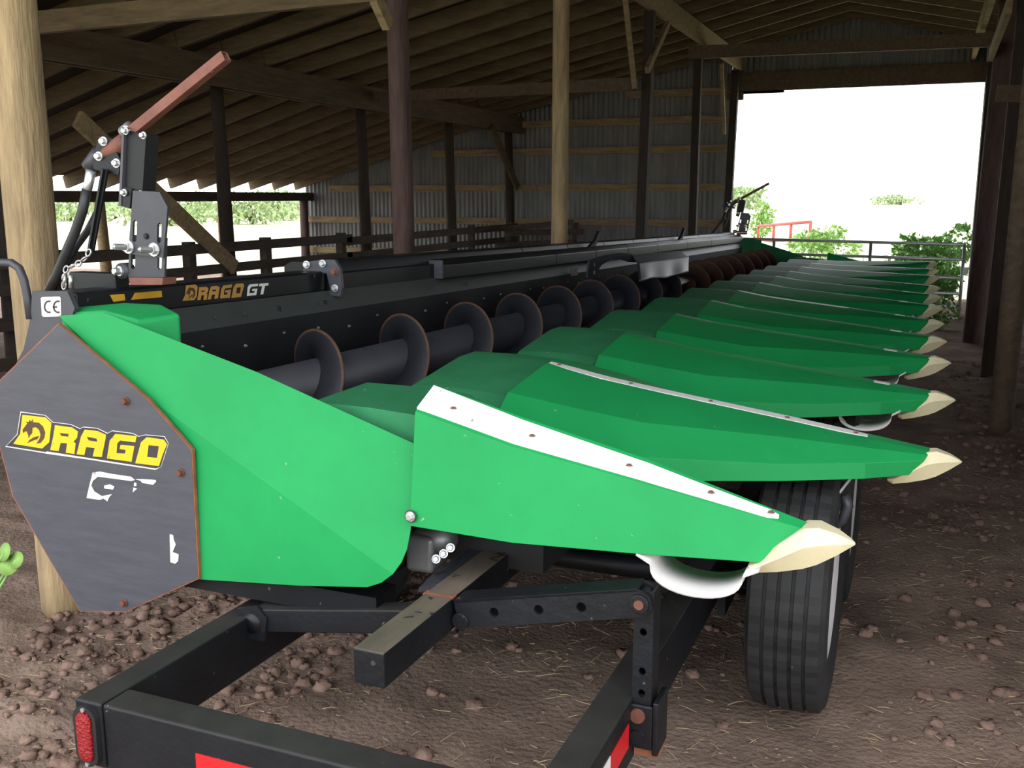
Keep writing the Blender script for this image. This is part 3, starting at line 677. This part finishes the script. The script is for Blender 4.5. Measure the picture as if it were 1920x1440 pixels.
# --- folded row marker ------------------------------------------------------------------------
def marker(dy, full):
    root = empty('marker_mount'); root.parent = head; root.location = (0, dy, 0)
    lb(root, 'rusty folded marker arm with black brackets at the near end' if full else 'folded marker arm at the far end')
    Y = 1.97
    w = lambda x, y, d=0: hat(x, y, Y=Y+d)
    # square tube arm, hollow at its end
    a, b = w(250, 246), w(424, 105); d = (b-a).normalized(); sd = Vector((0, 1, 0)); u = sd.cross(d).normalized(); r = .0125
    q = MB(); ring = lambda p, k: [p+sd*(i*k)+u*(j*k) for i, j in ((-1, -1), (1, -1), (1, 1), (-1, 1))]
    q.loft([ring(a, r), ring(b, r), ring(b, r*.75), ring(b-d*.06, r*.75)], cap=True); soft(fixn(q.build('marker_arm', 'rust', root)), .002)
    q = MB(); q.tube([w(200, 290, .02), w(238, 262, .01)], .021, 16); q.build('pivot_tube', 'rust', root, True)
    q = MB(); q.tube([w(232, 250, .0), w(247, 238, -.0)], .017, 14); q.build('clamp_ring', 'zinc', root, True)
    q = MB(); q.tube([w(168, 315, .03), w(190, 285, .03)], .022, 14); q.build('end_tube', 'steel_dark', root, True)
    q = MB(); q.plate([w(*p) for p in ((186, 256), (212, 261), (218, 285), (226, 300), (222, 328), (176, 318), (172, 300))], (0, .012, 0)); fixn(q.build('pivot_plate', 'black', root))
    for p in ((195, 265), (186, 293), (219, 306)): stud(w(*p), .0115, 'zinc', root, (.2, -1, 0), .014)
    # upright channel
    q = MB(); P = [(231, 243), (274, 252), (267, 358), (226, 352)]
    q.plate([w(*p, -.02) for p in P], (0, .045, 0)); fixn(q.build('channel', 'black_matt', root))
    q = MB(); q.plate([w(*p, -.03) for p in ((229, 238), (233, 238), (227, 386), (222, 386))], (0, .06, 0)); fixn(q.build('channel_edge', 'slate', root))
    q = MB(); q.plate([w(*p, -.028) for p in ((224, 350), (247, 354), (243, 391), (222, 385))], (0, .008, 0)); fixn(q.build('lug', 'black', root))
    for p in ((237, 246), (270, 254), (234, 361)): stud(w(*p, -.03), .009, 'zinc', root, (0, -1, 0), .012)
    # slotted plates
    sl = lambda cx, y0, y1, k=4: [(cx-k, y0+4), (cx, y0), (cx+k, y0+4), (cx+k-1, y1-4), (cx-1, y1), (cx-k-1, y1-4)]
    q = MB(); q.plate([w(*p, -.035) for p in ((249, 357), (299, 360), (314, 388), (306, 484), (240, 476), (246, 400))], (0, .007, 0), [[w(*p, -.035) for p in sl(253, 412, 455)], [w(*p, -.035) for p in sl(299, 417, 457)]]); lb(fixn(q.build('slotted_plate', 'steel_dark', root)), 'dark plate with long slots')
    q = MB(); q.plate([w(*p, -.026) for p in ((243, 440), (311, 446), (308, 520), (240, 519))], (0, .007, 0), [[w(*p, -.026) for p in sl(250, 452, 506)], [w(*p, -.026) for p in sl(300, 456, 506)]]); fixn(q.build('slotted_plate', 'steel_dark', root))
    q = MB(); q.plate([w(*p, -.026) for p in ((241, 520), (305, 521), (304, 534), (244, 534))], (0, .05, 0)); fixn(q.build('foot', 'rust', root))
    for p in ((242, 463), (290, 468)):
        a_ = w(*p, -.036); q = MB(); q.tube([a_, a_+Vector((0, -.004, 0))], .017, 14); q.tube([a_+Vector((0, -.004, 0)), a_+Vector((0, -.014, 0))], .012, 6); q.tube([a_+Vector((0, -.014, 0)), a_+Vector((-.012, -.038, .001)), a_+Vector((-.014, -.042, .001))], [.008, .008, .003], 8); q.build('slot_bolt', 'zinc', root, False)
    a_ = w(227, 508, -.03); q = MB(); q.tube([a_+Vector((0, .03, 0)), a_], .020, 16); q.build('pin_boss', 'steel_dark', root, True)
    stud(a_, .013, 'zinc', root, (-.2, -1, 0), .022)
    stud(w(274, 443, -.036), .008, 'black', root, (0, -1, 0), .004)
    # base arm lying on the beam, strap, hoses, chain
    q = MB(); q.box(w(142, 542)+Vector((0, -.02, 0)), w(226, 512)+Vector((0, .03, 0))); soft(fixn(q.build('base_arm', 'black', root)), .004)
    q = MB(); q.bar(w(197, 318, -.01), w(170, 472, -.01), .006, .020, (1, 0, 0)); q.bar(w(197, 318, -.01), w(170, 472, -.01), .02, .006, (1, 0, 0)); fixn(q.build('stay_bar', 'black', root))
    q = MB(); q.tube([w(171, 320, -.01), w(166, 345, -.01), w(162, 365, -.012)], [.013, .012, .011], 10); q.build('hose_fitting', 'zinc', root, True)
    q = MB(); q.tube([w(163, 355, -.012), w(155, 395, -.015), w(141, 435, -.015), w(122, 478, -.015), w(104, 520, -.012), w(92, 545, 0)], .0125, 12); q.build('hose', 'hose', root, True)
    q = MB(); q.tube([w(182, 400, .02), w(165, 432, .02), w(143, 462, .02), (w(120, 505, .02)), w(108, 545, .02)], .0095, 12); q.build('hose', 'hose', root, True)
    if full:
        q = MB(); P = [w(166, 474, -.02), w(158, 486, -.02), w(147, 494, -.02), w(134, 500, -.02), w(124, 505, -.02), w(121, 520, -.02), w(120, 535, -.02)]
        for i, p in enumerate(P):
            nx_ = P[min(i+1, len(P)-1)]-P[max(0, i-1)]; nx_.normalize(); s_ = Vector((0, 1, 0)) if i % 2 else nx_.cross(Vector((0, 1, 0))).normalized()
            q.tube([p+nx_*(.011*math.cos(t_))+s_*(.007*math.sin(t_)) for t_ in [2*math.pi*k/10 for k in range(11)]], .0026, 6, cap=False)
        lb(q.build('chain', 'zinc', root, True), 'short galvanised chain')
        for p in ((133, 530), (121, 528)): q = MB(); q.tube([w(p[0], p[1]-14, -.02), w(p[0], p[1]+10, -.02)], .006, 10); q.build('pin', 'zinc', root, True)
    return root
marker(0, True)
mk = marker(8.95, False); mk.location.x = -.03

# ================================================================== TRAILER
tr = empty('head_trailer', (-.95, 1.29, 0)); tag(tr, 'low black steel trailer with red tail light carrying the green corn head', 'trailer')
TO = Vector((-.95, 1.29, 0))
def tbuild(q, name, m, smooth=False, par=None): q.v = [tuple(Vector(v)-TO) for v in q.v]; return fixn(q.build(name, m, par or tr, smooth))
ZT, ZB = .42, .285
dr = lambda y: -.016*(y-1.29)
def dust_top(o, m):
    o.data.materials.append(MAT[m])
    for p_ in o.data.polygons:
        if p_.normal.z > .8: p_.material_index = 1
    return o
def rail(x0, x1, y1=10.6):
    q = MB(); q.loft([[(x0, y, ZB+dr(y)), (x1, y, ZB+dr(y)), (x1, y, ZT+dr(y)), (x0, y, ZT+dr(y))] for y in (1.288, y1)]); return q
soft(dust_top(tbuild(rail(-1.440, -1.374), 'side_rail', 'trailer_black'), 'dusty_black'), .006)
soft(dust_top(tbuild(rail(-.526, -.456), 'side_rail', 'trailer_black'), 'dusty_black'), .006)
q = MB(); q.box((-1.373, 1.290, ZB), (-.40, 1.361, ZT-.001)); soft(dust_top(tbuild(q, 'rear_crossbar', 'trailer_black'), 'dusty_black'), .006)
for y in (4.2, 6.8, 9.4): q = MB(); q.box((-1.373, y, ZB+.02+dr(y)), (-.527, y+.07, ZT-.02+dr(y))); soft(tbuild(q, 'cross_member', 'trailer_black'), .004)
# tail light
def oval(cx, cz, w, h, y, n=24): return [(cx+(w if abs(math.cos(2*math.pi*k/n)) else w)*math.cos(2*math.pi*k/n), y, cz+math.copysign(h-w, math.sin(2*math.pi*k/n))+w*math.sin(2*math.pi*k/n)) for k in range(n)]
cx, cz = -1.407, .352
q = MB(); q.plate(oval(cx, cz, .028, .062, 1.277), (0, .011, 0)); tl = tbuild(q, 'tail_light', 'rubber'); lb(tl, 'oval red tail light in a black bezel')
q = MB(); q.loft([oval(cx, cz, .019, .052, 1.277), oval(cx, cz, .017, .050, 1.272), oval(cx, cz, .010, .040, 1.270)]); tbuild(q, 'lens', 'red_lens', True, tl)
for dz in (-.056, .056): q = MB(); q.tube([(cx, 1.279, cz+dz), (cx, 1.274, cz+dz)], .0045, 8); tbuild(q, 'screw', 'zinc', False, tl)
# reflective tape
q = MB(); q.box((-1.155, 1.2885, ZB+.035), (-1.02, 1.2905, ZB+.085)); tbuild(q, 'reflective_tape', 'red_tape')
q = MB(); q.box((-1.02, 1.2885, ZB+.035), (-.90, 1.2905, ZB+.085)); tbuild(q, 'reflective_tape', 'white')
q = MB(); q.box((-.4565, 1.56, ZB+.04), (-.4545, 1.68, ZB+.09)); tbuild(q, 'reflective_tape', 'red_tape')
q = MB(); q.box((-.4565, 1.44, ZB+.04), (-.4545, 1.56, ZB+.09)); tbuild(q, 'reflective_tape', 'white')
# centre support tube under the head
q = MB(); q.bar((-.882, 1.445, .515), (-.845, 3.05, .525), .066, .070); ctube = dust_top(tbuild(q, 'support_tube', 'trailer_black'), 'worn_steel'); soft(ctube, .004); lb(ctube, 'black square support tube with a scuffed capped end')
q = MB(); q.bar((-.877, 1.715, .516), (-.8765, 1.735, .516), .068, .0715); tbuild(q, 'worn_band', 'rust_edge')
q = MB(); q.tube([at(700, 1243, Y=1.4445), at(700, 1243, Y=1.443)], .005, 10); tbuild(q, 'bolt_hole', 'black_matt')
# rising cross arm, left telescope and right perforated one
q = MB(); q.bar((-1.36, 1.76, .405), (-.86, 1.78, .478), .05, .055); soft(dust_top(tbuild(q, 'cross_arm', 'trailer_black'), 'dusty_black'), .004)
q = MB(); q.tube([(-1.362, 1.728, .40), (-1.362, 1.80, .40)], .024, 16); tbuild(q, 'hinge_pin', 'black', True)
q = MB(); q.plate([(-1.40, 1.73, .36), (-1.33, 1.73, .36), (-1.32, 1.73, .42), (-1.345, 1.73, .445), (-1.40, 1.73, .43)], (0, .008, 0)); tbuild(q, 'hinge_lug', 'trailer_black')
ra, rb = Vector((-.83, 1.735, .522)), Vector((-.445, 1.726, .612)); d = (rb-ra); up_ = Vector((-d.z, 0, d.x)).normalized()
def hole(c_, r_, n=12): return [c_+Vector((d.normalized()*math.cos(2*math.pi*k/n)+up_*math.sin(2*math.pi*k/n))*r_) for k in range(n)]
ctr = [ra+d*t for t in (.22, .47, .70)]
q = MB(); hh = .030
outl = [ra+up_*-hh, rb+up_*-hh*.9, rb+d.normalized()*.022+up_*-.012, rb+d.normalized()*.022+up_*.012, rb+up_*hh*.9, ra+up_*hh]
off = Vector((0, -.028, 0))
q.plate([p+off for p in outl], (0, .008, 0), [[p+off for p in hole(c_, .010)] for c_ in ctr])
tbuild(q, 'perforated_arm', 'trailer_black')
q = MB(); q.plate([p+Vector((0, .02, 0)) for p in outl], (0, .008, 0)); q.plate([ra+up_*hh+off, rb+up_*hh+off, rb+up_*hh+Vector((0, .028, 0)), ra+up_*hh+Vector((0, .028, 0))], up_*-.006); tbuild(q, 'perforated_arm', 'trailer_black')
def ringpin(p, r_, name='pivot_pin', m='rust_bolt'):
    q = MB(); q.tube([p+Vector((0, .05, 0)), p+Vector((0, -.002, 0))], r_, 18); o = soft(tbuild(q, name, 'trailer_black', False), .002)
    q = MB(); q.tube([p+Vector((0, .0, 0)), p+Vector((0, -.004, 0))], r_*.5, 14); tbuild(q, name, m, False); return o
ringpin(ra+off+Vector((.01, -.004, -.012)), .018, m='trailer_black'); ringpin(rb+off+Vector((0, -.004, 0)), .019)
# adjustable leg on the right rail
lx = -.44
q = MB(); l0 = (lx-.022, 1.725, .405); 
zz0, zz1 = .40, .632
holes_ = [[(lx+.007*math.cos(t_)-.0, 1.712, z_+.008*math.sin(t_)) for t_ in [2*math.pi*k/12 for k in range(12)]] for z_ in (.55, .47, .425)]
q.plate([(lx-.014, 1.712, zz0), (lx+.014, 1.712, zz0), (lx+.014, 1.712, zz1), (lx-.014, 1.712, zz1)], (0, .006, 0), holes_)
q.box((lx+.014, 1.712, zz0-.02), (lx+.019, 1.765, zz1)); q.box((lx-.019, 1.712, zz0), (lx-.014, 1.765, zz1)); q.box((lx-.014, 1.755, zz0), (lx+.014, 1.763, zz1))
tbuild(q, 'adjustable_leg', 'trailer_black')
q = MB(); q.box((lx-.040, 1.700, .315), (lx+.025, 1.708, .405)); q.box((lx+.025, 1.700, .305), (lx+.037, 1.775, .415)); soft(tbuild(q, 'leg_bracket', 'trailer_black'), .003)
q = MB(); q.box((lx-.012, 1.712, .295), (lx+.036, 1.76, .318)); tbuild(q, 'bracket_base', 'rust_edge')
for z_, m_ in ((.383, 'rust_bolt'), (.340, 'trailer_black')): q = MB(); q.tube([(lx-.004, 1.702, z_), (lx-.004, 1.695, z_)], [.016, .014], 16); tbuild(q, 'bracket_bolt', m_, False)
# wheels
def wheel(yc_, xc=-.25, R_=.345, wd=.19):
    root = empty('wheel'); root.parent = tr; root.location = Vector((xc, yc_, R_-.012))-TO
    prof = [(-wd*.42, R_*.60), (-wd*.5, R_*.70), (-wd*.53, R_*.82), (-wd*.50, R_*.93), (-wd*.44, R_*.975)]
    tread = []; ribs = 5; g = .010; x_ = -wd*.44; step = wd*.88/ribs
    for k in range(ribs):
        a, b = x_+k*step+(g/2 if k else 0), x_+(k+1)*step-(g/2 if k < ribs-1 else 0)
        cr = lambda v: R_*(1-.018*(abs(v)/(wd*.44))**2)
        tread += [(a, cr(a)), (b, cr(b))]
        if k < ribs-1: tread += [(b+.001, cr(b)-.009), (b+g-.001, cr(b)-.009)]
    prof = prof+tread+[(-x, r_) for x, r_ in reversed(prof)]
    q = MB(); n = 96; secs = []
    for i in range(n):
        a = 2*math.pi*i/n
        secs.append([(x, (r_-(.0035 if (i % 3 == 0 and r_ > R_*.97) else 0))*math.cos(a), (r_-(.0035 if (i % 3 == 0 and r_ > R_*.97) else 0))*math.sin(a)) for x, r_ in prof])
    secs.append(secs[0]); q.loft(secs, closed=False)
    t_ = fixn(q.build('tyre', 'tyre', root, False)); t_.data.polygons.foreach_set('use_smooth', [False]*len(t_.data.polygons))
    q = MB(); rim = [(wd*.44, R_*.62), (wd*.46, R_*.585), (wd*.30, R_*.55), (wd*.22, R_*.50), (wd*.26, R_*.30), (wd*.34, R_*.22), (wd*.34, 0.001)]
    secs = [[(x, r_*math.cos(2*math.pi*i/48), r_*math.sin(2*math.pi*i/48)) for x, r_ in rim] for i in range(49)]
    q.loft(secs, closed=False); fixn(q.build('rim', 'white_plastic', root, True))
    q = MB(); secs = [[(x, r_*math.cos(2*math.pi*i/48), r_*math.sin(2*math.pi*i/48)) for x, r_ in [(-wd*.44, R_*.62), (-wd*.46, R_*.585), (-wd*.1, R_*.52), (-wd*.1, .001)]] for i in range(49)]
    q.loft(secs, closed=False); fixn(q.build('rim', 'steel_dark', root, True))
    for k in range(6): a = 2*math.pi*k/6; p = Vector((wd*.26, R_*.3*math.cos(a), R_*.3*math.sin(a))); q = MB(); q.tube([p, p+Vector((.03, 0, 0))], .011, 6); q.build('lug_nut', 'zinc', root)
wheel(2.66); wheel(3.44); wheel(2.66, -1.66); wheel(3.44, -1.66)
for y in (2.66, 3.44): q = MB(); q.tube([(-1.66, y, .30), (-.25, y, .30)], .032, 14); tbuild(q, 'axle', 'trailer_black', True)
for y in (3.05,): q = MB(); q.box((-.452, y-.5, .24), (-.43, y+.5, .30)); tbuild(q, 'suspension_bar', 'trailer_black')
# saddle pads that carry the head
for y in (2.3, 4.6, 7.2, 9.6): q = MB(); q.box((-1.62, y, ZT+dr(y)-.002), (-1.37, y+.08, .500+dr(y)-.002)); tbuild(q, 'saddle', 'trailer_black')

# ================================================================== PLANTS
def leaf_quad(q, c, d, up, L, w):
    sd = d.cross(up).normalized()*w/2
    fold = up*w*.18
    q.add([c, c+d*L*.45-sd+fold, c+d*L, c+d*L*.45+sd+fold, c+d*L*.5], [(0, 1, 4), (1, 2, 4), (4, 2, 3), (0, 4, 3)])
def rnd_dir():
    while True:
        v = Vector((random.uniform(-1, 1), random.uniform(-1, 1), random.uniform(-1, 1)))
        if .05 < v.length < 1: return v.normalized()
def plant(name, label, cat, base, rad, h, nleaf, L, w, m='leaf', group=None, stems=5, trunk=None, z0=.12):
    t = empty(name, base); tag(t, label, cat, group)
    q = MB()
    blobs = [(Vector((random.uniform(-.6, .6)*rad[0], random.uniform(-.6, .6)*rad[1], h*random.uniform(z0+.1, .85))), random.uniform(.35, .6)) for _ in range(10)]
    for i in range(nleaf):
        bc, br = random.choice(blobs); d = rnd_dir()
        c = bc+Vector((d.x*rad[0]*br, d.y*rad[1]*br, d.z*h*.28*br*1.6))*random.uniform(.55, 1.0)
        if c.z < h*z0*.3: c.z = h*z0*.3+random.random()*.1*h
        dd = (d+rnd_dir()*.8+Vector((0, 0, -.15))).normalized(); leaf_quad(q, c, dd, rnd_dir().cross(dd).normalized(), L*random.uniform(.6, 1.2), w*random.uniform(.6, 1.2))
    fo = q.build('foliage', m, t); fo['kind'] = 'stuff'
    q = MB()
    if trunk: q.tube([(0, 0, -.1), (0, 0, h*.6)], [trunk, trunk*.5], 8); q.build('trunk', 'bark', t, True)
    else:
        for bc, br in blobs[:stems]: q.tube([(bc.x*.2, bc.y*.2, -.05), (bc.x*.6, bc.y*.6, bc.z*.5), bc], [.008, .006, .003], 6)
        q.build('stem', 'bark', t, True)
    return t
plant('shrub', 'tall leafy green shrub outside the doorway, against the thick weathered post', 'shrub', (.12, 15.1, -.06), (.62, .45), 1.1, 2000, .11, .075, 'leaf')
plant('shrub', 'lower leafy shrub close behind the end of the pipe gate', 'shrub', (.10, 12.6, 0), (.36, .36), .55, 700, .085, .055, 'leaf')
plant('shrub', 'low weed clump at the foot of the thick weathered post', 'shrub', (.20, 11.25, 0), (.18, .18), .26, 260, .06, .035, 'leaf_pale')
plant('shrub', 'small pale green bush in the pasture seen over the gate rail', 'shrub', (-2.2, 24.0, -.06), (.9, .9), .75, 900, .14, .08, 'leaf_pale')
plant('shrub', 'grassy growth outside the doorway behind the gate top rail', 'shrub', (-1.2, 16.2, -.06), (.9, .4), .42, 700, .12, .05, 'leaf_pale')
p = at(1428, 405, Y=36); plant('sapling', 'slim pale green sapling beyond the far marker arm', 'tree', (p.x, p.y, -.06), (.45, .45), 1.5, 420, .16, .10, 'leaf_pale', trunk=.03)
TR = [(130, 46, 2.6), (215, 52, 2.2), (318, 40, 2.3), (352, 56, 2.6), (470, 44, 2.5), (520, 52, 2.9), (558, 62, 3.0), (5, 60, 2.9)]
TL = ['pale hedge tree just right of the pale log post', 'far hedge tree behind the slotted plate', 'rounded green tree right of the slotted plate', 'hedge tree left of the tall black post', 'green hedge tree right of the tall black post', 'broad hedge tree midway to the outer corner post', 'green tree next to the outer corner post', 'hedge tree at the far left edge']
for (px, Yd, h_), tl_ in zip(TR, TL):
    v = at(px, 380, Y=Yd); plant('hedge_tree', tl_, 'tree', (v.x, v.y, -.06), (2.7, 2.2), h_*.66, 650, .36, .22, 'leaf_far', 'hedge trees beyond the field', trunk=.12, z0=.05)
v = at(1385, 372, Y=120); plant('hedge_tree', 'bluish distant tree at the left edge of the doorway', 'tree', (v.x, v.y, -.06), (3.5, 3), 2.6, 700, .6, .4, 'leaf_far', trunk=.2)
v = at(1690, 372, Y=200); plant('hedge_tree', 'faint distant hedge on the horizon in the doorway', 'tree', (v.x, v.y, -.06), (5, 3), 1.6, 500, .6, .4, 'leaf_far', trunk=.2)
# weed with round leaves at the left edge of the picture
wd_ = empty('round_leaf_weed', at(-170, 1240, Y=1.25)); wd_.location.z = 0; tag(wd_, 'round-leaved green weed poking in at the left edge', 'weed')
wc = Vector(wd_.location)
for k, (px, py, r_) in enumerate(((8, 1035, .022), (30, 1050, .020), (16, 1060, .024), (-4, 1062, .02))):
    c = at(px, py, Y=1.25)-wc; q = MB(); a_ = Vector((1, .2*(k-1), .35)).normalized(); b_ = a_.cross(Vector((.2, -1, .5))).normalized()
    ring = [c+a_*r_*math.cos(2*math.pi*i/14)+b_*r_*.8*math.sin(2*math.pi*i/14) for i in range(14)]; q.plate(ring, a_.cross(b_)*.0012); fixn(q.build('leaf', 'leaf_pale', wd_, True))
    q = MB(); q.tube([(0, 0, -.05), c*.45+Vector((-.05, 0, .10)), c], .0022, 6); q.build('stem', 'leaf', wd_, True)

# ================================================================== STRAW AND CLODS
def strew(name, m, n, fn, label):
    q = MB()
    for _ in range(n): fn(q)
    o = q.build(name, m, smooth=(m == 'clod')); o['kind'] = 'stuff'; o['label'] = label; o['category'] = 'straw' if 'straw' in name else 'soil'; return o
def straw(q):
    t = random.random()
    if t < .7: x, y = random.uniform(-2.4, 1.6), random.uniform(.9, 5.5)
    else: x, y = random.uniform(-2.3, 1.8), random.uniform(1, 11)
    z = ground_h(x, y)+random.uniform(.002, .010); L = random.choice((.012, .018, .025, .03, .04, .07))*random.uniform(.6, 1.2); a = random.uniform(0, math.pi); w = random.uniform(.0006, .0012)
    d = Vector((math.cos(a), math.sin(a), random.uniform(-.12, .12)))*L; s_ = Vector((-math.sin(a), math.cos(a), 0))*w
    p = Vector((x, y, z)); m_ = p+d*.5+s_*random.uniform(-6, 6); e_ = p+d
    u_ = Vector((0, 0, w*1.6))
    q.add([p-s_, p+s_, p+u_, m_-s_, m_+s_, m_+u_, e_], [(0, 3, 5, 2), (1, 2, 5, 4), (0, 1, 4, 3), (3, 4, 6), (4, 5, 6), (5, 3, 6)])
strew('loose_straw', 'straw', 7500, straw, 'loose straw stems scattered over the dirt')
ICO = None
def clod(q):
    global ICO
    t = random.random()
    if t < .45: x, y = random.uniform(-2.5, -1.5), random.uniform(1.3, 3.8)
    elif t < .8: x, y = random.uniform(.1, 1.6), random.uniform(2.2, 9)
    else: x, y = random.uniform(-2.4, 1.4), random.uniform(.9, 5)
    r_ = .003+.022*random.random()**3.5; sd_ = random.random()*50
    n = 8; secs = []
    for i in range(1, 6):
        ph = math.pi*i/6
        secs.append([Vector((math.sin(ph)*math.cos(2*math.pi*k/n), math.sin(ph)*math.sin(2*math.pi*k/n), math.cos(ph)*.7)) for k in range(n)])
    c = Vector((x, y, ground_h(x, y)+r_*.25))
    q.loft([[c+v*r_*(1+.75*noise.noise(v*2.1+Vector((sd_, 0, 0)))) for v in s_] for s_ in secs])
strew('soil_clods', 'clod', 5200, clod, 'crumbly clods of trampled soil')
